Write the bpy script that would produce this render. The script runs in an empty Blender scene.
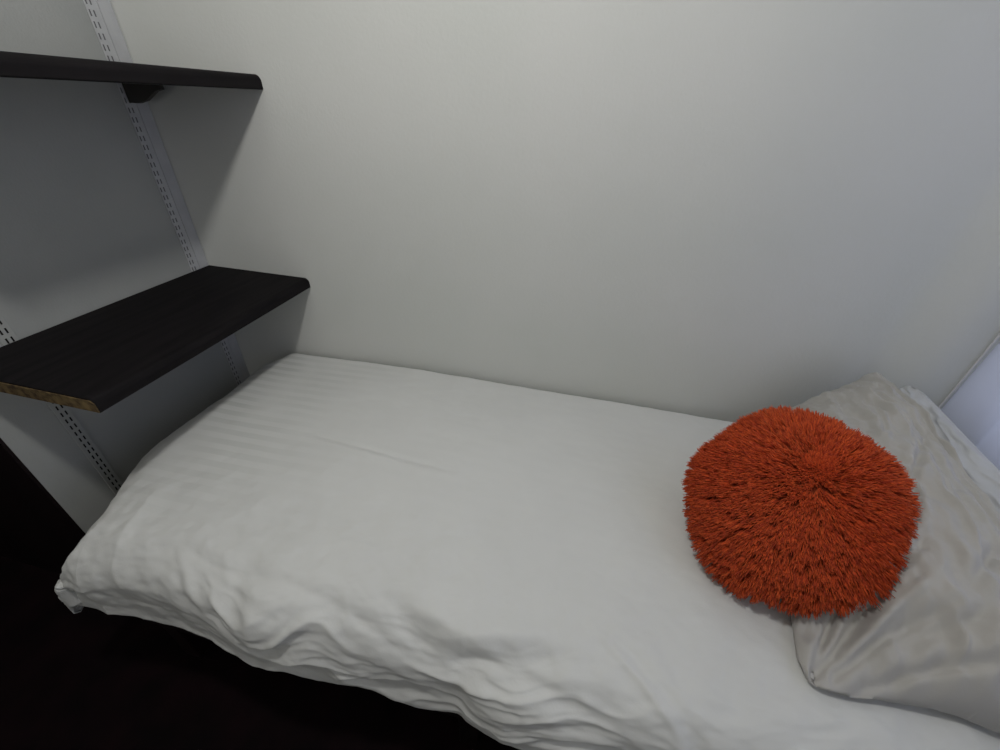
import bpy, bmesh, math, random
import numpy as np
from mathutils import Vector, Matrix, noise

random.seed(7)
rng = np.random.default_rng(7)
scene = bpy.context.scene
COL = scene.collection

# ------------------------------------------------------------------ camera, world, light, exposure
Z0 = 0.78                       # height of the lower shelf's top above the floor
cam_data = bpy.data.cameras.new('camera')
cam = bpy.data.objects.new('camera', cam_data)
COL.objects.link(cam)
right = Vector((0.97369066, 0.22438117, 0.0397441))
fwd = Vector((-0.1640315, 0.81122118, -0.56126096))
up = Vector((-0.15817765, 0.53997527, 0.82668407))
m = Matrix((right, up, -fwd)).transposed().to_4x4()
m.translation = Vector((1.06735767, -0.92875207, 0.42469068 + Z0))
cam.matrix_world = m
cam_data.sensor_fit = 'HORIZONTAL'
cam_data.sensor_width = 36.0
cam_data.lens = 402.757 / 1000 * 36.0
cam_data.clip_start = 0.02
scene.camera = cam

scene.view_settings.view_transform = 'Standard'
scene.view_settings.look = 'None'
scene.view_settings.exposure = 0.0
scene.view_settings.gamma = 1.0
scene.view_settings.use_curve_mapping = False

world = bpy.data.worlds.new('world')
scene.world = world
world.use_nodes = True
bg = world.node_tree.nodes['Background']
bg.inputs[0].default_value = (0.5, 0.6, 0.9, 1)
bg.inputs[1].default_value = 0.15

def lamp(name, kind, loc, energy, color, size=0.05, rot=None, sy=None):
    d = bpy.data.lights.new(name, kind)
    d.energy = energy
    d.color = color
    if kind == 'POINT':
        d.shadow_soft_size = size
    else:
        d.shape = 'RECTANGLE'
        d.size = size
        d.size_y = sy or size
    o = bpy.data.objects.new(name, d)
    COL.objects.link(o)
    o.location = loc
    if rot:
        o.rotation_euler = rot
    return o

# the room's bulb hanging under the ceiling, and cool dusk light outside the window
lamp('hanging_bulb', 'POINT', (0.82, -0.78, Z0 + 1.00), 15.8, (1.0, 0.985, 0.95), 0.04)
lamp('fill_light', 'AREA', (0.55, -2.45, Z0 + 0.75), 4.2, (1.0, 0.99, 0.96), 0.9,  # added soft fill behind the camera, no real source there
     (math.radians(90), 0, 0), 1.5)
lamp('window_daylight', 'AREA', (2.30, -0.70, Z0 + 0.45), 5.0, (0.72, 0.78, 1.0), 1.3,
     (0, math.radians(90), 0), 1.2)

# ------------------------------------------------------------------ materials
def mat(name, color, rough=0.8, spec=0.3):
    ma = bpy.data.materials.new(name)
    ma.use_nodes = True
    b = ma.node_tree.nodes['Principled BSDF']
    b.inputs['Base Color'].default_value = (*color, 1)
    b.inputs['Roughness'].default_value = rough
    b.inputs['Specular IOR Level'].default_value = spec
    return ma

def nodes(ma):
    nt = ma.node_tree
    return nt, nt.nodes, nt.links, nt.nodes['Principled BSDF']

def add_noise_color(ma, c1, c2, scale, detail=4, stretch=(1, 1, 1), bump=0.0, bump_scale=None, dist=0.002, lo=0.35, hi=0.65):
    nt, N, L, b = nodes(ma)
    tc = N.new('ShaderNodeTexCoord')
    mp = N.new('ShaderNodeMapping')
    mp.inputs['Scale'].default_value = stretch
    L.new(tc.outputs['Object'], mp.inputs['Vector'])
    n = N.new('ShaderNodeTexNoise')
    n.inputs['Scale'].default_value = scale
    n.inputs['Detail'].default_value = detail
    L.new(mp.outputs[0], n.inputs['Vector'])
    r = N.new('ShaderNodeValToRGB')
    r.color_ramp.elements[0].position = lo
    r.color_ramp.elements[1].position = hi
    r.color_ramp.elements[0].color = (*c1, 1)
    r.color_ramp.elements[1].color = (*c2, 1)
    L.new(n.outputs['Fac'], r.inputs[0])
    L.new(r.outputs[0], b.inputs['Base Color'])
    if bump:
        n2 = N.new('ShaderNodeTexNoise')
        n2.inputs['Scale'].default_value = bump_scale or scale
        n2.inputs['Detail'].default_value = 6
        L.new(mp.outputs[0], n2.inputs['Vector'])
        bp = N.new('ShaderNodeBump')
        bp.inputs['Strength'].default_value = bump
        bp.inputs['Distance'].default_value = dist
        L.new(n2.outputs['Fac'], bp.inputs['Height'])
        L.new(bp.outputs[0], b.inputs['Normal'])
    return ma

M_WALL = add_noise_color(mat('painted_plaster', (0.6, 0.6, 0.57), 0.75), (0.65, 0.665, 0.63), (0.69, 0.695, 0.665), 2.2,
                         bump=0.35, bump_scale=140, dist=0.0012)
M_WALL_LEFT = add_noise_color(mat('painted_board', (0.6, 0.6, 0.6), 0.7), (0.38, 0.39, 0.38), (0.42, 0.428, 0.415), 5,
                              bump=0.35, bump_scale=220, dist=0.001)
M_METAL = add_noise_color(mat('white_painted_metal', (0.66, 0.66, 0.68), 0.45), (0.50, 0.505, 0.52), (0.55, 0.555, 0.565), 30)
M_HOLE = mat('slot_recess', (0.015, 0.014, 0.014), 0.9, 0.1)
M_SLOT_PAINTED = mat('painted_over_slot', (0.16, 0.16, 0.165), 0.8, 0.1)
M_SHELF = add_noise_color(mat('dark_shelf_laminate', (0.012, 0.011, 0.012), 0.7, 0.12), (0.006, 0.0052, 0.006), (0.012, 0.010, 0.011), 60,
                          stretch=(1, 0.08, 1), bump=0.15, bump_scale=90, dist=0.0005)
M_CORE = add_noise_color(mat('raw_chipboard', (0.16, 0.11, 0.05), 0.9), (0.055, 0.035, 0.02), (0.24, 0.17, 0.075), 90, lo=0.3, hi=0.7,
                         bump=0.5, bump_scale=200, dist=0.001)
M_BRACKET = mat('dark_metal', (0.05, 0.047, 0.042), 0.6)
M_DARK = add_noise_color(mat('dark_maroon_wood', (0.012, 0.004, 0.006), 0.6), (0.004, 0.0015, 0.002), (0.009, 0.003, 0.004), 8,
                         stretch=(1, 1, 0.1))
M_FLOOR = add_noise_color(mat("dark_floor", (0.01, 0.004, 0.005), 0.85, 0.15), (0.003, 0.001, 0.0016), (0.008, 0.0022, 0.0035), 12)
M_MATTRESS = add_noise_color(mat('mattress_ticking', (0.6, 0.6, 0.58), 0.9), (0.58, 0.58, 0.56), (0.64, 0.64, 0.62), 20)
M_FRONT = add_noise_color(mat('beige_paint', (0.35, 0.34, 0.3), 0.9), (0.16, 0.155, 0.13), (0.19, 0.18, 0.155), 2)
M_CEIL = add_noise_color(mat('ceiling_paint', (0.7, 0.7, 0.67), 0.9), (0.68, 0.68, 0.65), (0.72, 0.72, 0.69), 2)
M_FRAME = add_noise_color(mat('window_paint', (0.7, 0.7, 0.72), 0.5), (0.68, 0.68, 0.7), (0.74, 0.74, 0.76), 5)

def fabric(name, c1, c2, stripes=False):
    ma = mat(name, c1, 0.85, 0.2)
    nt, N, L, b = nodes(ma)
    b.inputs['Sheen Weight'].default_value = 0.15
    tc = N.new('ShaderNodeTexCoord')
    n = N.new('ShaderNodeTexNoise')
    n.inputs['Scale'].default_value = 9
    n.inputs['Detail'].default_value = 5
    L.new(tc.outputs['Object'], n.inputs['Vector'])
    mx = N.new('ShaderNodeMix')
    mx.data_type = 'RGBA'
    mx.inputs['A'].default_value = (*c1, 1)
    mx.inputs['B'].default_value = (*c2, 1)
    L.new(n.outputs['Fac'], mx.inputs['Factor'])
    out = mx.outputs['Result']
    # fine weave
    nb = N.new('ShaderNodeTexNoise')
    nb.inputs['Scale'].default_value = 260
    nb.inputs['Detail'].default_value = 3
    L.new(tc.outputs['Object'], nb.inputs['Vector'])
    h = nb.outputs['Fac']
    if stripes:
        # woven satin stripes running along the bed, clearest towards its foot
        sx = N.new('ShaderNodeSeparateXYZ')
        L.new(tc.outputs['UV'], sx.inputs[0])
        m1 = N.new('ShaderNodeMath'); m1.operation = 'MULTIPLY'; m1.inputs[1].default_value = 2 * math.pi / 0.030
        L.new(sx.outputs['Y'], m1.inputs[0])
        sn = N.new('ShaderNodeMath'); sn.operation = 'SINE'
        L.new(m1.outputs[0], sn.inputs[0])
        st = N.new('ShaderNodeMapRange'); st.interpolation_type = 'SMOOTHSTEP'
        st.inputs['From Min'].default_value = -0.35; st.inputs['From Max'].default_value = 0.35
        L.new(sn.outputs[0], st.inputs[0])
        fd = N.new('ShaderNodeMapRange')
        fd.inputs['From Min'].default_value = 0.68; fd.inputs['From Max'].default_value = 0.25
        fd.inputs['To Min'].default_value = 0.06; fd.inputs['To Max'].default_value = 1.0
        L.new(sx.outputs['X'], fd.inputs[0])
        mu = N.new('ShaderNodeMath'); mu.operation = 'MULTIPLY'
        nm = N.new('ShaderNodeTexNoise'); nm.inputs['Scale'].default_value = 4.0; nm.inputs['Detail'].default_value = 3
        L.new(tc.outputs['Object'], nm.inputs['Vector'])
        nr = N.new('ShaderNodeMapRange'); nr.inputs['From Min'].default_value = 0.36; nr.inputs['From Max'].default_value = 0.62
        L.new(nm.outputs['Fac'], nr.inputs[0])
        fy_ = N.new('ShaderNodeMapRange'); fy_.inputs['From Min'].default_value = -0.60; fy_.inputs['From Max'].default_value = -0.35
        fy_.inputs['To Min'].default_value = 0.25
        L.new(sx.outputs['Y'], fy_.inputs[0])
        q1 = N.new('ShaderNodeMath'); q1.operation = 'MULTIPLY'
        L.new(nr.outputs[0], q1.inputs[0]); L.new(fy_.outputs[0], q1.inputs[1])
        q2 = N.new('ShaderNodeMath'); q2.operation = 'MULTIPLY'
        L.new(q1.outputs[0], q2.inputs[0]); L.new(st.outputs[0], q2.inputs[1])
        st = q2
        L.new(st.outputs[0], mu.inputs[0]); L.new(fd.outputs[0], mu.inputs[1])
        m2 = N.new('ShaderNodeMix'); m2.data_type = 'RGBA'
        L.new(mu.outputs[0], m2.inputs['Factor'])
        L.new(out, m2.inputs['A'])
        m2.inputs['B'].default_value = (c1[0] * 0.82, c1[1] * 0.83, c1[2] * 0.82, 1)
        out = m2.outputs['Result']
    L.new(out, b.inputs['Base Color'])
    bp = N.new('ShaderNodeBump')
    bp.inputs['Strength'].default_value = 0.25
    bp.inputs['Distance'].default_value = 0.0008
    L.new(h, bp.inputs['Height'])
    L.new(bp.outputs[0], b.inputs['Normal'])
    return ma

M_DUVET = fabric('white_satin_stripe_cotton', (0.71, 0.715, 0.695), (0.66, 0.665, 0.65), True)
M_PILLOW = fabric('white_pillow_cotton', (0.50, 0.485, 0.46), (0.43, 0.42, 0.40))
M_PILLOW2 = fabric('white_pillow_linen', (0.56, 0.57, 0.58), (0.50, 0.51, 0.52))

M_CURTAIN = mat('sheer_curtain', (0.86, 0.87, 0.95), 0.9, 0.1)
nt, N, L, b = nodes(M_CURTAIN)
tr = N.new('ShaderNodeBsdfTranslucent')
tr.inputs[0].default_value = (0.85, 0.88, 0.97, 1)
mxs = N.new('ShaderNodeMixShader')
mxs.inputs[0].default_value = 0.62
L.new(b.outputs[0], mxs.inputs[1]); L.new(tr.outputs[0], mxs.inputs[2])
L.new(mxs.outputs[0], N['Material Output'].inputs[0])

M_FUR_BODY = add_noise_color(mat('orange_cushion_cloth', (0.22, 0.03, 0.008), 0.9), (0.16, 0.02, 0.006), (0.26, 0.04, 0.01), 30)
M_FUR = mat('orange_fur', (0.6, 0.1, 0.02), 0.7, 0.25)
nt, N, L, b = nodes(M_FUR)
b.inputs['Sheen Weight'].default_value = 0.3
b.inputs['Sheen Tint'].default_value = (1, 0.4, 0.15, 1)
geo = N.new('ShaderNodeNewGeometry')
rp = N.new('ShaderNodeValToRGB')
rp.color_ramp.elements[0].color = (0.38, 0.036, 0.015, 1)
rp.color_ramp.elements[1].color = (0.76, 0.115, 0.025, 1)
L.new(geo.outputs['Random Per Island'], rp.inputs[0])
L.new(rp.outputs[0], b.inputs['Base Color'])

# ------------------------------------------------------------------ helpers
def obj(name, me, material=None, parent=None, smooth=False):
    if isinstance(me, bmesh.types.BMesh):
        b_ = me
        me = bpy.data.meshes.new(name)
        b_.to_mesh(me)
        b_.free()
    if material:
        me.materials.append(material)
    o = bpy.data.objects.new(name, me)
    COL.objects.link(o)
    if parent:
        o.parent = parent
    if smooth:
        me.polygons.foreach_set('use_smooth', [True] * len(me.polygons))
    return o

def empty(name, loc):
    o = bpy.data.objects.new(name, None)
    COL.objects.link(o)
    o.location = loc
    o.empty_display_size = 0.05
    return o

def tag(o, label=None, cat=None, group=None, kind=None):
    if label: o['label'] = label
    if cat: o['category'] = cat
    if group: o['group'] = group
    if kind: o['kind'] = kind
    return o

def box(bm, x0, x1, y0, y1, z0, z1, bevel=0, seg=2):
    r = bmesh.ops.create_cube(bm, size=1.0)
    vs = r['verts']
    for v in vs:
        v.co = Vector(((x0 + x1) / 2 + v.co.x * (x1 - x0), (y0 + y1) / 2 + v.co.y * (y1 - y0), (z0 + z1) / 2 + v.co.z * (z1 - z0)))
    if bevel:
        es = {e for v in vs for e in v.link_edges}
        bmesh.ops.bevel(bm, geom=list(es), offset=bevel, segments=seg, affect='EDGES', profile=0.5)
    return bm

def bx(*a, **k):
    return box(bmesh.new(), *a, **k)

def prism(pts, y0, y1):          # outline in x-z, extruded along y
    bm = bmesh.new()
    a = [bm.verts.new((p[0], y0, p[1])) for p in pts]
    c = [bm.verts.new((p[0], y1, p[1])) for p in pts]
    bm.faces.new(a); bm.faces.new(c[::-1])
    n = len(pts)
    for i in range(n):
        bm.faces.new((a[i], c[i], c[(i + 1) % n], a[(i + 1) % n]))
    bmesh.ops.recalc_face_normals(bm, faces=bm.faces)
    return bm

def grid_mesh(name, P, uv=None):
    nu, nv = P.shape[:2]
    me = bpy.data.meshes.new(name)
    idx = np.arange(nu * nv).reshape(nu, nv)
    f = np.stack([idx[:-1, :-1], idx[1:, :-1], idx[1:, 1:], idx[:-1, 1:]], -1).reshape(-1, 4)
    me.from_pydata(P.reshape(-1, 3).tolist(), [], f.tolist())
    if uv is not None:
        l = me.uv_layers.new(name='UVMap')
        U = uv.reshape(-1, 2)[f.reshape(-1)]
        l.data.foreach_set('uv', U.reshape(-1).astype(np.float32))
    me.update()
    return me

def smooth(x, a, b_):
    t = np.clip((x - a) / (b_ - a), 0, 1)
    return t * t * (3 - 2 * t)

def nz(P, sc, off=0.0, oct=3):
    out = np.empty(P.shape[:-1])
    flat = (P * np.array(sc) + off).reshape(-1, 3)
    o = out.reshape(-1)
    for i, p in enumerate(flat):
        o[i] = noise.fractal(Vector(p), 0.9, 2.0, oct)
    return out

def normals(P):
    du = np.gradient(P, axis=0); dv = np.gradient(P, axis=1)
    n = np.cross(du, dv)
    return n / (np.linalg.norm(n, axis=-1, keepdims=True) + 1e-12)

def crease(X, Y, pts, width, depth):
    """gaussian ridge or valley along a polyline on the cloth, fading at both ends"""
    out = np.zeros_like(X)
    pts = [np.array(p) for p in pts]
    tot = sum(np.linalg.norm(pts[i + 1] - pts[i]) for i in range(len(pts) - 1))
    acc = 0
    for i in range(len(pts) - 1):
        a, c = pts[i], pts[i + 1]
        d = c - a; ln = np.linalg.norm(d); d = d / ln
        t = (X - a[0]) * d[0] + (Y - a[1]) * d[1]
        s = -(X - a[0]) * d[1] + (Y - a[1]) * d[0]
        inside = np.clip(t, 0, ln)
        over = t - inside
        tt = (acc + inside) / tot
        fade = np.clip(np.sin(np.pi * np.clip(tt, 0.02, 0.98)), 0, 1) ** 0.6
        v = depth * fade * np.exp(-(s * s + over * over) / width ** 2)
        out = np.where(np.abs(v) > np.abs(out), v, out)
        acc += ln
    return out

# ------------------------------------------------------------------ room shell
XR = 1.925
CE = Z0 + 1.62
def struct(name, me, material):
    return tag(obj(name, me, material), kind='structure')

struct('floor', bx(-1.2, 2.05, -2.7, 0.08, -0.06, 0.0), M_FLOOR)
struct('ceiling', bx(-1.2, 2.05, -2.7, 0.08, CE, CE + 0.06), M_CEIL)

# back wall: plaster with a slightly uneven, hand trowelled surface, plus an added hollow for shading
def wall_back():
    nx, nzv = 180, 60
    X = np.linspace(0, 2.05, nx); Zv = np.linspace(0, CE, nzv)
    P = np.zeros((nx, nzv, 3))
    P[..., 0] = X[:, None]; P[..., 2] = Zv[None, :]
    n = nz(P, (1.6, 1, 1.2), 3.1, 2)
    P[..., 1] = n * 0.0015 * smooth(P[..., 0], 0, 0.3)
    gx = P[..., 0]
    groove = 0.034 * np.where(gx < 1.745, smooth(gx, 1.30, 1.77), 1 - smooth(gx, 1.74, 1.86))  # wide hollow shaped so the wall shades darker towards the right
    P[..., 1] += groove
    P[..., 1] = np.maximum(P[..., 1], 0.0)
    me = grid_mesh('wall_back', P)
    o = struct('wall_back', me, M_WALL)
    me.polygons.foreach_set('use_smooth', [True] * len(me.polygons))
    md = o.modifiers.new('thickness', 'SOLIDIFY'); md.thickness = 0.07; md.offset = -1
    return o
wb = wall_back()

YL = -0.573
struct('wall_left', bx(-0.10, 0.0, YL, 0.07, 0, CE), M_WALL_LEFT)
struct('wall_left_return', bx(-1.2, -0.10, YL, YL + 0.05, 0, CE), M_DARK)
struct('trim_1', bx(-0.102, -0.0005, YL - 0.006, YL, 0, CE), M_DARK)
struct('wall_far_left', bx(-1.25, -1.2, -2.7, YL + 0.05, 0, CE), M_DARK)
struct('wall_front', bx(-1.2, 2.05, -2.76, -2.7, 0, CE), M_FRONT)
# right wall with its window opening
bm = bmesh.new()
WY0, WY1, WZ0, WZ1 = -1.35, -0.03, Z0 - 0.12, Z0 + 1.05
box(bm, XR, XR + 0.12, -2.7, WY0, 0, CE)
box(bm, XR, XR + 0.12, WY1, 0.07, 0, CE)
box(bm, XR, XR + 0.12, WY0, WY1, 0, WZ0)
box(bm, XR, XR + 0.12, WY0, WY1, WZ1, CE)
struct('wall_right', bm, M_WALL)
bm = bmesh.new()
for (a, c, d, e) in ((WY0, WY1, WZ0, WZ0 + 0.05), (WY0, WY1, WZ1 - 0.05, WZ1), (WY0, WY0 + 0.05, WZ0, WZ1), (WY1 - 0.03, WY1, WZ0, WZ1), (-0.775, -0.735, WZ0, WZ1)):
    box(bm, XR + 0.05, XR + 0.09, a, c, d, e, bevel=0.004)
struct('window_1', bm, M_FRAME)

# ------------------------------------------------------------------ curtain on the right wall
def curtain():
    root = empty('curtain', (XR - 0.03, -0.7, 0.4))
    tag(root, 'pale bluish white curtain hanging in folds on the right wall beside the pillows', 'curtain')
    nu, nv = 260, 40
    s = np.linspace(0, 1.35, nu)
    zz = np.linspace(Z0 - 0.34, Z0 + 1.25, nv)
    P = np.zeros((nu, nv, 3))
    y = -0.006 - s
    fold = np.zeros(nu)
    # first a flat band by the corner, then a deep fold, then gathers
    fold += -0.016 * smooth(s, 0.10, 0.14) * 0
    x = 1.912 - 0.010 * np.exp(-((s - 0.02) / 0.04) ** 2)
    x += 0.006 * smooth(s, 0.035, 0.085) - 0.022 * smooth(s, 0.095, 0.125)
    w = smooth(s, 0.12, 0.3)
    x += w * 0.010 * np.sin(2 * np.pi * (s - 0.12) / 0.13)
    P[..., 0] = x[:, None]; P[..., 1] = y[:, None]; P[..., 2] = zz[None, :]
    n = nz(P, (3, 9, 2.2), 9.7, 3)
    P[..., 0] = np.minimum(P[..., 0] + n * 0.004, 1.919)
    fine = nz(P, (5, 60, 14), 2.0, 2)
    P[..., 0] += fine * 0.0015 * w[:, None]
    o = obj('curtain_panel', grid_mesh('curtain_panel', P), M_CURTAIN, root, smooth=True)
    o.matrix_parent_inverse = Matrix.Translation(root.location).inverted()
    # hem cord running down the leading edge
    pts = [(1.876, -0.0055, 0.32), (1.8758, -0.0055, Z0 + 1.24)]
    bmh = bmesh.new()
    box(bmh, 1.8965, 1.8995, -0.0075, -0.0035, Z0 - 0.34, Z0 + 1.25, bevel=0.0008)
    h = obj('edge_piping', bmh, M_FRAME, root)
    h.matrix_parent_inverse = Matrix.Translation(root.location).inverted()
    bmr = bmesh.new()
    r = bmesh.ops.create_cone(bmr, cap_ends=True, segments=16, radius1=0.01, radius2=0.01, depth=1.42)
    bmesh.ops.transform(bmr, matrix=Matrix.Translation((1.90, -0.73, Z0 + 1.26)) @ Matrix.Rotation(math.pi / 2, 4, 'X'), verts=bmr.verts)
    rr = obj('curtain_rail', bmr, M_METAL, root, smooth=True)
    rr.matrix_parent_inverse = Matrix.Translation(root.location).inverted()
curtain()

# ------------------------------------------------------------------ slotted shelf uprights
def upright(yc, z0, z1, label, wide=0.026, slot=None, dy=0.0, metal=None):
    root = empty('slotted_upright', (0, yc, z0))
    tag(root, label, 'shelf upright', 'slotted uprights on the left wall')
    bm = bmesh.new()
    t = 0.0035
    box(bm, 0.0002, t, -wide / 2, wide / 2, 0, z1 - z0, bevel=0.001)
    obj('rail', bm, metal or M_METAL, root)
    bs = bmesh.new()
    n = int((z1 - z0) / 0.0185)
    for k in range(n):
        for s in (-1, 1):
            z = 0.012 + k * 0.0185
            box(bs, t - 0.002, t + 0.0004, dy + s * 0.0043 - 0.0014, dy + s * 0.0043 + 0.0014, z, z + 0.0105)
    tag(obj('slots', bs, slot or M_HOLE, root), 'dark paired slots')
    return root
UR1, UR2 = -0.042, -0.472
upright(UR1, 0.12, CE - 0.15, 'white metal slotted upright in the corner between left wall and back wall', slot=M_SLOT_PAINTED, dy=-0.0055)
upright(UR2, 0.12, CE - 0.15, 'white metal slotted upright near the free end of the left wall', metal=M_WALL_LEFT)
# white painted batten filling the corner
struct('trim_2', bx(0, 0.004, -0.0285, 0.0, 0.0, CE - 0.02), M_METAL)

# ------------------------------------------------------------------ shelves
TH = 0.027
def shelf(z, x1, y0, label, cut=0.0):
    root = empty('wall_shelf', (0, -0.3, z))
    tag(root, label, 'shelf', 'dark shelves on the left wall')
    xb = 0.0065
    # board profile in x-z with rounded front edge
    r = TH * 0.48
    pr = [(xb, -TH), (xb, 0)]
    for k in range(9):
        a = math.pi / 2 - k / 8 * math.pi / 2
        pr.append((x1 - r + r * math.cos(a), -r + r * math.sin(a)))
    pr += [(x1, -TH + 0.002), (x1 - 0.002, -TH)]
    bm = prism(pr, y0, -0.001)
    bmesh.ops.translate(bm, verts=bm.verts, vec=(0, 0.3, 0))
    obj('board', bm, M_SHELF, root)
    # raw cut end
    pe = [(xb + .0005, -TH + .0005), (xb + .0005, -0.003), (x1 - 0.008, -0.003), (x1 - 0.002, -0.008), (x1 - 0.002, -TH + 0.001)]
    be = prism(pe, y0 - 0.0016, y0)
    bmesh.ops.translate(be, verts=be.verts, vec=(0, 0.3, 0))
    tag(obj('cut_end', be, M_CORE, root), 'raw brownish cut end of the board')
    # brackets under the board, hooked in the uprights
    for yc in (UR1, UR2):
        L_ = 0.105
        out = [(0.006, -TH - 0.0002), (L_, -TH - 0.0002), (L_, -TH - 0.008), (0.088, -TH - 0.012), (0.055, -TH - 0.030), (0.030, -TH - 0.036), (0.006, -TH - 0.036)]
        bb = prism(out, yc - 0.005, yc + 0.005)
        bmesh.ops.translate(bb, verts=bb.verts, vec=(0, 0.3, 0))
        obj('bracket', bb, M_BRACKET, root)
    return root
shelf(Z0, 0.3275, -0.5707, 'lower dark laminate shelf above the foot of the bed, raw chipboard end showing')
shelf(Z0 + 0.4522, 0.3265, -0.5707, 'upper dark laminate shelf at eye level on the left wall')

# ------------------------------------------------------------------ bed
BX0, BX1 = 0.20, 1.835
bed = empty('bed', (1.0, -0.34, 0))
tag(bed, 'dark wooden bed base in deep shadow under the white duvet', 'bed')
def bpart(name, bm, material):
    o = obj(name, bm, material, bed)
    o.matrix_parent_inverse = Matrix.Translation(bed.location).inverted()
    return o
zt = Z0 - 0.47
for y0, y1 in ((-0.665, -0.64), (-0.05, -0.025)):
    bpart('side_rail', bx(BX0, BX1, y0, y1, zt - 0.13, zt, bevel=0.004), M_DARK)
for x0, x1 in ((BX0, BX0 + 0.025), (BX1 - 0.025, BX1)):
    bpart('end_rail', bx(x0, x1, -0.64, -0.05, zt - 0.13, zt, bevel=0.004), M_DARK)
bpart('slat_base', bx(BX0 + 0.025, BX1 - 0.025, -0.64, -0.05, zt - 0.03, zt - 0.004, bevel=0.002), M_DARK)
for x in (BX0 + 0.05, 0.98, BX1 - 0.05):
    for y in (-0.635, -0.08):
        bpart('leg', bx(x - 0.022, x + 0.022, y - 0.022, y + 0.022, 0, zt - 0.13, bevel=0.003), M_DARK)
mt = obj('mattress', bx(BX0 + 0.07, BX1 - 0.005, -0.615, -0.03, zt, Z0 - 0.295, bevel=0.03, seg=4), M_MATTRESS, smooth=True)
tag(mt, 'pale mattress lying hidden beneath the white duvet on the bed base', 'mattress')

# ------------------------------------------------------------------ duvet
def duvet():
    nx, ny = 520, 300
    hx = [0.18, 0.219, 0.333, 0.441, 0.541, 0.638, 0.702, 0.756, 0.828, 0.919, 0.987, 1.055, 1.087, 1.3, 1.9]
    hy = [-0.716, -0.718, -0.706, -0.703, -0.717, -0.727, -0.722, -0.714, -0.712, -0.716, -0.717, -0.727, -0.728, -0.73, -0.72]
    FOOT_H, RF = 0.045, 0.120         # hang and roll radius at the foot
    FR_H, RR = 0.090, 0.090           # hang and roll radius at the front
    BK_H, RB = 0.05, 0.022
    XEND = 1.835
    qf = FOOT_H + RF * math.pi / 2
    a = np.concatenate([np.linspace(0, qf, 110, endpoint=False), np.linspace(qf, qf + (XEND - 0.135 - RF), nx - 110)])
    def roll(s, H, R):
        q = R * math.pi / 2
        ang = np.clip((s - H) / R, 0, math.pi / 2)
        inn = np.where(s > H + q, R + (s - H - q), R - R * np.cos(ang))
        drop = np.where(s < H, R + (H - s), R - R * np.sin(ang))
        return inn, drop
    ix, dx = roll(a, FOOT_H, RF)
    # along y: s from front hem to the wall
    W = FR_H + RR * math.pi / 2 + (0.70 - RR - RB) + RB * math.pi / 2 + BK_H
    sb = np.concatenate([np.linspace(0, FR_H + RR * 1.57, 110, endpoint=False), np.linspace(FR_H + RR * 1.57, W, ny - 110)])
    iy, dy = roll(sb, FR_H, RR)
    iy2, dy2 = roll(W - sb, BK_H, RB)
    mid = W / 2
    ytop = np.where(sb < mid, -0.72 + iy, -0.012 - iy2)
    # width normalisation so both halves meet
    gap = (-0.012 - iy2)[np.searchsorted(sb, mid)] - (-0.72 + iy)[np.searchsorted(sb, mid) - 1]
    ytop = np.where(sb < mid, ytop, ytop)
    drop_y = np.where(sb < mid, dy, dy2)
    isb = sb < mid
    X = np.repeat((0.124 + ix)[:, None], ny, 1)
    Yb = np.repeat(ytop[None, :], nx, 0)
    DX = np.repeat(dx[:, None], ny, 1)
    DY = np.repeat(drop_y[None, :], nx, 0)
    S = np.repeat(sb[None, :], nx, 0)
    A = np.repeat(a[:, None], ny, 1)
    # the front outline follows its own wavy line
    fy = np.interp(X, hx, hy) + 0.72
    wfr = 1 - smooth(S, 0.15, 0.5)
    Y = Yb + fy * wfr
    # the foot outline turns in towards the front corner
    wft = 1 - smooth(A, 0.1, 0.35)
    X = X + wft * (0.105 * smooth(-Y, 0.46, 0.76) + 0.03 * smooth(Y, -0.10, -0.01) + 0.008 * np.sin(Y * 19))
    drop = (DX ** 4 + DY ** 4) ** 0.25
    # corner tip is pulled outward and down
    tip = (1 - smooth(A, 0.0, 0.17)) * (1 - smooth(S, 0.0, 0.17))
    X = X - 0.028 * tip
    Z = -0.228 - drop
    Z = Z + 0.012 * np.exp(-((X - 0.75) / 0.5) ** 2 - ((Y + 0.33) / 0.22) ** 2)       # puffy middle
    Z = Z - 0.004 * smooth(-Y, 0.35, 0.7) - 0.014 * (1 - smooth(X, 0.2, 0.65))
    P = np.stack([X, Y, Z], -1)
    Nn = normals(P)
    if Nn[nx // 2, ny // 2, 2] < 0: Nn = -Nn
    Q = np.stack([X, S, np.zeros_like(X)], -1)
    # broad softness
    disp = 0.006 * nz(Q, (3.2, 4.2, 1), 1.3, 2) * smooth(-Y, 0.02, 0.25)
    # lower band of long drapes along the front side
    side = (1 - smooth(S, 0.17, 0.27)) * smooth(S, -0.01, 0.03)
    sidex = smooth(X, 0.30, 0.45)
    warp = nz(Q, (5, 5, 1), 7.7, 2) * 0.05
    Qw = np.stack([X + warp, S + warp * 1.1 - 0.10 * X, np.zeros_like(X)], -1)
    r1 = nz(Qw, (4.5, 17, 1), 4.2, 2)
    r2 = nz(Qw, (9.0, 36, 1), 8.8, 2)
    ridge = (0.5 - np.abs(r1)) * 0.013 + (0.5 - np.abs(r2)) * 0.003
    ridge = ridge * (0.25 + 1.3 * np.clip(nz(Q, (5, 9, 1), 12.5, 2) + 0.35, 0, 1))
    disp += side * (0.35 + 0.65 * sidex) * (ridge - 0.006)
    # fan of fine upright pleats near the foot corner
    pl = 2.2 - 6 * np.abs(nz(Q + 0.12 * np.stack([S, 0 * S, 0 * S], -1), (17, 2.6, 1), 5.5, 1))
    plm = smooth(X, 0.22, 0.30) * (1 - smooth(X, 0.56, 0.66)) * smooth(S, 0.06, 0.14) * (1 - smooth(S, 0.26, 0.36))
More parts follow.
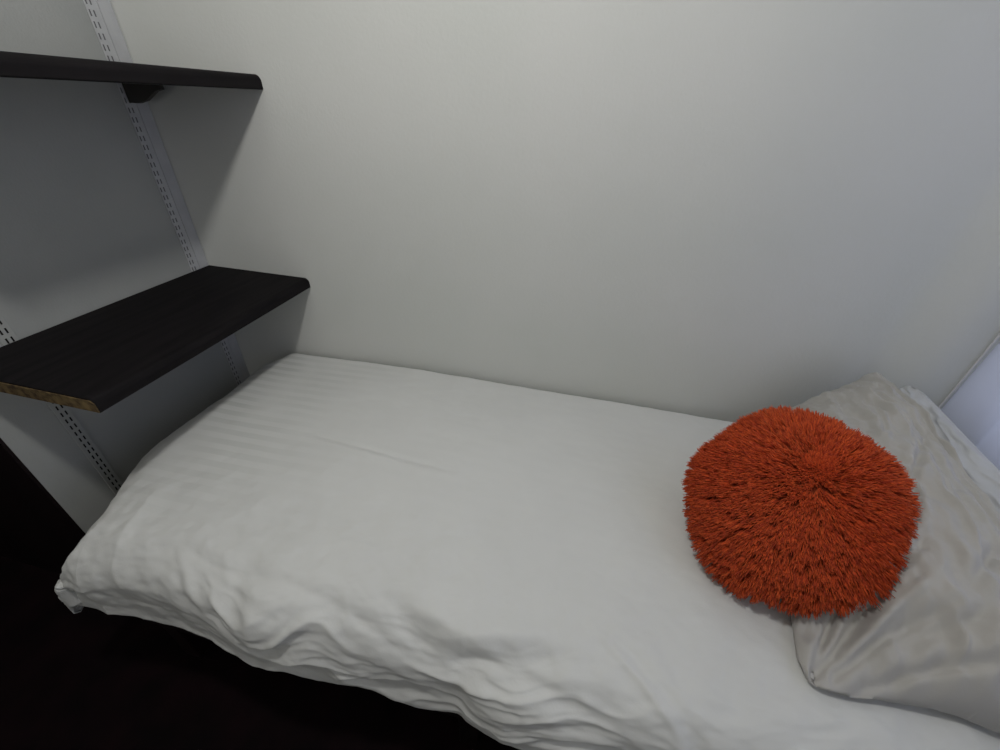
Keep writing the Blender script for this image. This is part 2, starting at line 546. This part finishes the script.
    disp += 0.0013 * pl * plm * (0.4 + 1.2 * np.clip(nz(Q, (7, 7, 1), 2.5, 2) + 0.3, 0, 1))
    # crumple at the corner
    cr = (1 - smooth(A, 0.05, 0.30)) * (1 - smooth(S, 0.14, 0.34))
    disp += cr * smooth(np.minimum(S, A), 0.0, 0.06) * 0.009 * nz(Q, (17, 17, 1), 3.3, 3)
    # fine overall rumple, stronger near the foot and front
    disp += (0.0012 + 0.0022 * (1 - smooth(S, 0.2, 0.5))) * nz(Q, (16, 22, 1), 6.1, 3)
    # creases that read in the photograph
    on = smooth(S, 0.10, 0.16)
    def C(pts, w, d):
        return crease(X, Y, pts, w, d)
    disp += on * C([(0.50, -0.345), (0.62, -0.362), (0.743, -0.371), (0.87, -0.380)], 0.006, -0.0030)
    disp += on * C([(0.50, -0.357), (0.62, -0.374), (0.743, -0.384), (0.87, -0.392)], 0.010, 0.0025)
    disp += C([(1.16, -0.60), (1.23, -0.655), (1.29, -0.707), (1.31, -0.74)], 0.006, 0.0038)
    disp += C([(1.18, -0.595), (1.25, -0.648), (1.31, -0.70), (1.33, -0.73)], 0.009, -0.0035)
    # the larger folds at the front, right of centre
    disp += C([(0.84, -0.64), (0.92, -0.685), (0.98, -0.70), (1.05, -0.675), (1.12, -0.655)], 0.020, -0.012)
    disp += C([(0.86, -0.62), (0.95, -0.655), (1.02, -0.655), (1.10, -0.63)], 0.020, 0.007)
    disp += C([(1.02, -0.715), (1.08, -0.700), (1.14, -0.705), (1.22, -0.72)], 0.014, -0.010)
    disp += C([(0.70, -0.665), (0.80, -0.675), (0.90, -0.70), (1.0, -0.722)], 0.012, -0.006)
    disp += C([(0.45, -0.640), (0.56, -0.668), (0.68, -0.660), (0.80, -0.652)], 0.014, -0.005)
    disp += C([(0.46, -0.655), (0.52, -0.700), (0.56, -0.715)], 0.008, 0.004)
    disp *= smooth(S + A, 0.06, 0.20)
    P = P + Nn * disp[..., None]
    # never through the wall
    P[..., 1] = np.minimum(P[..., 1], -0.006)
    # hem undulates
    hem = (1 - smooth(S, 0, 0.08)) * smooth(A, 0.08, 0.25)
    P[..., 2] += hem * 0.008 * np.sin(X * 31 + 2 * np.sin(X * 9))
    P[..., 2] += Z0
    uv = np.stack([X, Y], -1)
    me = grid_mesh('duvet', P, uv)
    o = obj('duvet', me, M_DUVET, smooth=True)
    md = o.modifiers.new('thickness', 'SOLIDIFY'); md.thickness = 0.010
    nn = normals(P)[nx // 2, ny // 2, 2]
    md.offset = -1 if nn > 0 else 1
    tag(o, 'white satin striped duvet spread over the bed, rumpled along its hanging front edge', 'duvet')
    return o
duvet()

# ------------------------------------------------------------------ pillows
def pillow(name, A, B, C_, D, thick, seed, material, label, folds, crease_list=(), front=0.0):
    """A front-bottom, B back-bottom, C back-top, D front-top corners; u runs A->B, v runs A->D"""
    A, B, C_, D = [np.array(p, float) for p in (A, B, C_, D)]
    n = 150
    u = np.linspace(0, 1, n)[:, None, None]; v = np.linspace(0, 1, n)[None, :, None]
    # edges bow inwards, corners stay pointed
    bow = 0.045
    cq = (2 * np.abs(u - .5)) ** 7 * (2 * np.abs(v - .5)) ** 7
    u0, v0 = u, v
    u = .5 + (u - .5) * (1 - 0.09 * cq); v = .5 + (v - .5) * (1 - 0.09 * cq)
    uu = u + bow * np.sin(np.pi * v) * (1 - 2 * u) * (2 * np.abs(u - .5)) ** 3
    vv = v + bow * np.sin(np.pi * u) * (1 - 2 * v) * (2 * np.abs(v - .5)) ** 3
    base = (1 - uu) * (1 - vv) * A + uu * (1 - vv) * B + uu * vv * C_ + (1 - uu) * vv * D
    nrm = np.cross(B - A, D - A); nrm /= np.linalg.norm(nrm)
    if nrm[0] > 0: nrm = -nrm                  # front side faces the foot of the bed
    U = u0[..., 0] + 0 * v0[..., 0]; V = v0[..., 0] + 0 * u0[..., 0]
    kf = front * smooth(V, 0.15, 0.6)
    pw = np.where(U < .5, 1.9 + 1.3 * kf, 2.8); ex = np.where(U < .5, 1.35 - 0.65 * kf, 1.0)
    prof = (1 + 0.30 * kf * (1 - U) - 0.12 * front * U) * (np.clip(1 - np.abs(2 * U - 1) ** pw, 0, 1) ** ex * np.clip(1 - np.abs(2 * V - 1) ** 2.6, 0, 1)) ** 0.62
    flange = np.minimum(np.minimum(U, 1 - U), np.minimum(V, 1 - V))
    Q = np.stack([U * 1.0, V * 0.6, np.full_like(U, seed)], -1)
    wr = nz(Q, (5, 6, 1), seed, 3)
    rdg = 0.5 - np.abs(nz(Q + 0.05 * wr[..., None], (4, 15, 1), seed + 4, 2))
    sides = []
    for sgn in (1, -1):
        h = thick * prof * (1 if sgn == 1 else -0.25)
        e = smooth(flange, 0.0, 0.10)
        d = sgn * (wr * 0.010 * e + 0.0035 * e * front * nz(Q, (26, 26, 1), seed + 21, 3) + (rdg - 0.3) * 0.015 * folds * e)
        # puckers from the seam inwards
        pu = np.sin(V * 70 + 3 * wr) * np.exp(-np.minimum(U, 1 - U) / 0.07) + np.sin(U * 95 + 3 * wr) * np.exp(-np.minimum(V, 1 - V) / 0.09)
        d = d + sgn * 0.0028 * pu * smooth(flange, 0, 0.03)
        if sgn == 1:
            for pts, w, dd in crease_list:
                d = d + crease(U, V, pts, w, dd)
        wob = 0.009 * nz(Q, (9, 12, 1), seed + 11, 2)       # seam wanders
        P = base + nrm * (h + d + wob)[..., None]
        sides.append(P)
    me = bpy.data.meshes.new(name)
    idx = np.arange(n * n).reshape(n, n)
    f = np.stack([idx[:-1, :-1], idx[1:, :-1], idx[1:, 1:], idx[:-1, 1:]], -1).reshape(-1, 4)
    vs = np.concatenate([sides[0].reshape(-1, 3), sides[1].reshape(-1, 3)])
    vs[:, 1] = np.minimum(vs[:, 1], -0.004)
    vs[:, 0] = np.minimum(vs[:, 0], 1.885)
    vs[:, 2] += Z0
    me.from_pydata(vs.tolist(), [], np.concatenate([f, f[:, ::-1] + n * n]).tolist())
    b_ = bmesh.new(); b_.from_mesh(me)
    bmesh.ops.remove_doubles(b_, verts=b_.verts, dist=0.0004)
    bmesh.ops.recalc_face_normals(b_, faces=b_.faces)
    b_.to_mesh(me); b_.free()
    o = obj(name, me, material, smooth=True)
    tag(o, label, 'pillow', 'white pillows at the head of the bed')
    return o

pillow('pillow', (1.432, -0.632, -0.218), (1.565, -0.010, -0.205), (1.722, -0.012, -0.022), (1.80, -0.650, -0.205), 0.105, 2.3, M_PILLOW,
       'front white crumpled pillow with the orange fluffy cushion on it', 1.0,
       [([(0.0, 0.02), (0.10, 0.16), (0.25, 0.34), (0.33, 0.5)], 0.016, -0.016),
        ([(0.02, 0.10), (0.12, 0.30), (0.18, 0.5)], 0.014, -0.014),
        ([(0.05, 0.06), (0.20, 0.18), (0.38, 0.28)], 0.014, -0.014),
        ([(0.01, 0.20), (0.06, 0.42), (0.08, 0.62)], 0.013, -0.013),
        ([(0.18, 0.02), (0.30, 0.10), (0.50, 0.14)], 0.014, -0.010),
        ([(0.06, 0.14), (0.16, 0.30), (0.24, 0.46)], 0.014, 0.010),
        ([(0.22, 0.55), (0.30, 0.70), (0.26, 0.92)], 0.016, -0.013),
        ([(0.35, 0.45), (0.50, 0.56), (0.62, 0.75)], 0.014, -0.010),
        ([(0.45, 0.86), (0.70, 0.89), (0.97, 0.93)], 0.012, 0.010),
        ([(0.05, 0.62), (0.25, 0.66), (0.5, 0.72), (0.8, 0.80)], 0.025, -0.008),
        ([(0.05, 0.80), (0.35, 0.84), (0.7, 0.90)], 0.020, 0.008),
        ([(0.03, 0.55), (0.09, 0.72), (0.10, 0.95)], 0.022, -0.014),
        ([(0.10, 0.30), (0.14, 0.50), (0.20, 0.66)], 0.020, -0.012)], front=1.0)
pillow('pillow', (1.70, -0.60, -0.20), (1.72, -0.022, -0.20), (1.785, -0.032, -0.030), (1.79, -0.62, -0.045), 0.035, 5.1, M_PILLOW2,
       'rear white pillow against the curtain, only its upper edge showing behind the front one', 0.8)

# ------------------------------------------------------------------ orange fluffy cushion
def cushion():
    ctr = Vector((1.458, -0.388, -0.113 + Z0))
    nrm = Vector((-0.37, -0.38, 0.83)).normalized()
    t1 = Vector((0.82, -0.50, 0)); t1 = (t1 - nrm * t1.dot(nrm)).normalized()
    t2 = nrm.cross(t1).normalized()
    root = empty('fluffy_cushion', ctr)
    tag(root, 'round orange shaggy faux fur cushion resting against the front white pillow', 'cushion')
    FA = 0.5
    R0, HT = 0.145, 0.070
    def rad(phi):
        return R0 * (1 - 0.075 * math.cos(2 * phi) + 0.03 * math.cos(5 * (phi + FA)))
    PX, PY = 0.018, 0.052             # where the pile parts
    def surf(r, phi, top=True):         # r 0..1
        R = rad(phi)
        h = HT * (1 - r ** 2.6) ** 0.55
        if top:
            qx, qy = r * R * math.cos(phi) - PX, r * R * math.sin(phi) - PY
            h -= 0.010 * math.exp(-(qx * qx + qy * qy) / 0.03 ** 2)
        p = (t1 * math.cos(phi) + t2 * math.sin(phi)) * (r * R) + nrm * (h if top else -h * 0.8)
        return p
    bm = bmesh.new()
    NR, NP = 24, 64
    rings = []
    for top in (True, False):
        ring = []
        for i in range(1, NR + 1):
            if not top and i == NR:
                ring.append(rings[0][-1]); continue
            ring.append([bm.verts.new(surf(i / NR, 2 * math.pi * j / NP, top)) for j in range(NP)])
        c = bm.verts.new(surf(0.0, 0, top))
        for j in range(NP):
            bm.faces.new((c, ring[0][j], ring[0][(j + 1) % NP]))
        for i in range(NR - 1):
            for j in range(NP):
                k = (j + 1) % NP
                bm.faces.new((ring[i][j], ring[i + 1][j], ring[i + 1][k], ring[i][k]))
        rings.append(ring)
    bmesh.ops.recalc_face_normals(bm, faces=bm.faces)
    obj('cushion_body', bm, M_FUR_BODY, root, smooth=True)
    # fur: many tapering yarn strands, rooted in the cover
    verts, faces = [], []
    def strand(p, d, ln, w, bend):
        a = d.orthogonal().normalized(); b2 = d.cross(a).normalized()
        segs = 4
        base = len(verts)
        q = p - d * 0.006
        dd = d.copy()
        for s in range(segs + 1):
            t = s / segs
            ww = w * (0.85 + 0.5 * math.sin(t * 2.6)) * (1 if s < segs else 0.55)
            for k in range(3):
                an = k * 2 * math.pi / 3
                verts.append(q + (a * math.cos(an) + b2 * math.sin(an)) * ww)
            q = q + dd * (ln / segs)
            dd = (dd + bend * (1.0 / segs)).normalized()
        for s in range(segs):
            for k in range(3):
                k2 = (k + 1) % 3
                faces.append((base + s * 3 + k, base + s * 3 + k2, base + (s + 1) * 3 + k2, base + (s + 1) * 3 + k))
        faces.append((base + segs * 3, base + segs * 3 + 1, base + segs * 3 + 2))
    NC = 3100
    for c in range(NC):
        top = random.random() < 0.82
        r = math.sqrt(random.random()) * 0.998
        if top and random.random() < 0.22:
            r = 1 - 0.25 * random.random() ** 1.3
        if not top and r < 0.6: r = 1 - (1 - r) * 0.4
        phi = random.random() * 2 * math.pi
        if c < 130:                    # dense pile right at the parting
            top = True
            ox, oy = PX + random.gauss(0, 0.008), PY + random.gauss(0, 0.008)
            phi = math.atan2(oy, ox); r = math.hypot(ox, oy) / rad(phi)
        cp = surf(r, phi, top)
        e = 0.01
        pr_ = surf(min(r + e, 0.999), phi, top) - surf(max(r - e, 0), phi, top)
        pp = surf(r, phi + 0.02, top) - surf(r, phi - 0.02, top)
        if pp.length < 1e-7: continue
        nn = pr_.cross(pp).normalized()
        if (nn.dot(nrm) < 0) == top: nn = -nn
        radial = cp - t1 * PX - t2 * PY; radial = radial - nrm * radial.dot(nrm)
        pd = min(1.0, radial.length / 0.11); radial = radial.normalized()
        tang = pp.normalized()
        cj = Vector((random.gauss(0, 1), random.gauss(0, 1), random.gauss(0, 1))) * 0.13
        flow = Vector(noise.noise_vector(cp * 26 + Vector((3, 1, 7)))) * 0.42
        lay = 0.25 + 1.1 * pd
        cd = (nn * (1.0 if r < 0.85 else 0.75) + radial * lay + cj + flow).normalized()
        cl = 0.0265 * (0.92 + 0.16 * random.random()) * (0.92 + 0.10 * r)
        tipc = cp + cd * cl
        k = random.randint(10, 14)
        for _ in range(k):
            a_ = random.random() * 6.283; rr_ = 0.0045 * math.sqrt(random.random())
            root_p = cp + (radial * math.cos(a_) + tang * math.sin(a_)) * rr_
            tip = tipc + Vector((random.gauss(0, 1), random.gauss(0, 1), random.gauss(0, 1))) * 0.0030
            d = (tip - root_p).normalized()
            bend = Vector((0, 0, -0.30)) + radial * 0.25 + Vector((random.gauss(0, 1), random.gauss(0, 1), random.gauss(0, 1))) * 0.16
            strand(root_p, d, cl * (0.86 + 0.2 * random.random()), 0.00052 + 0.00028 * random.random(), bend)
    me = bpy.data.meshes.new('fur')
    me.from_pydata([tuple(v) for v in verts], [], faces)
    me.update()
    tag(obj('fur', me, M_FUR, root, smooth=True), 'long orange red shaggy fur', kind='stuff')
cushion()
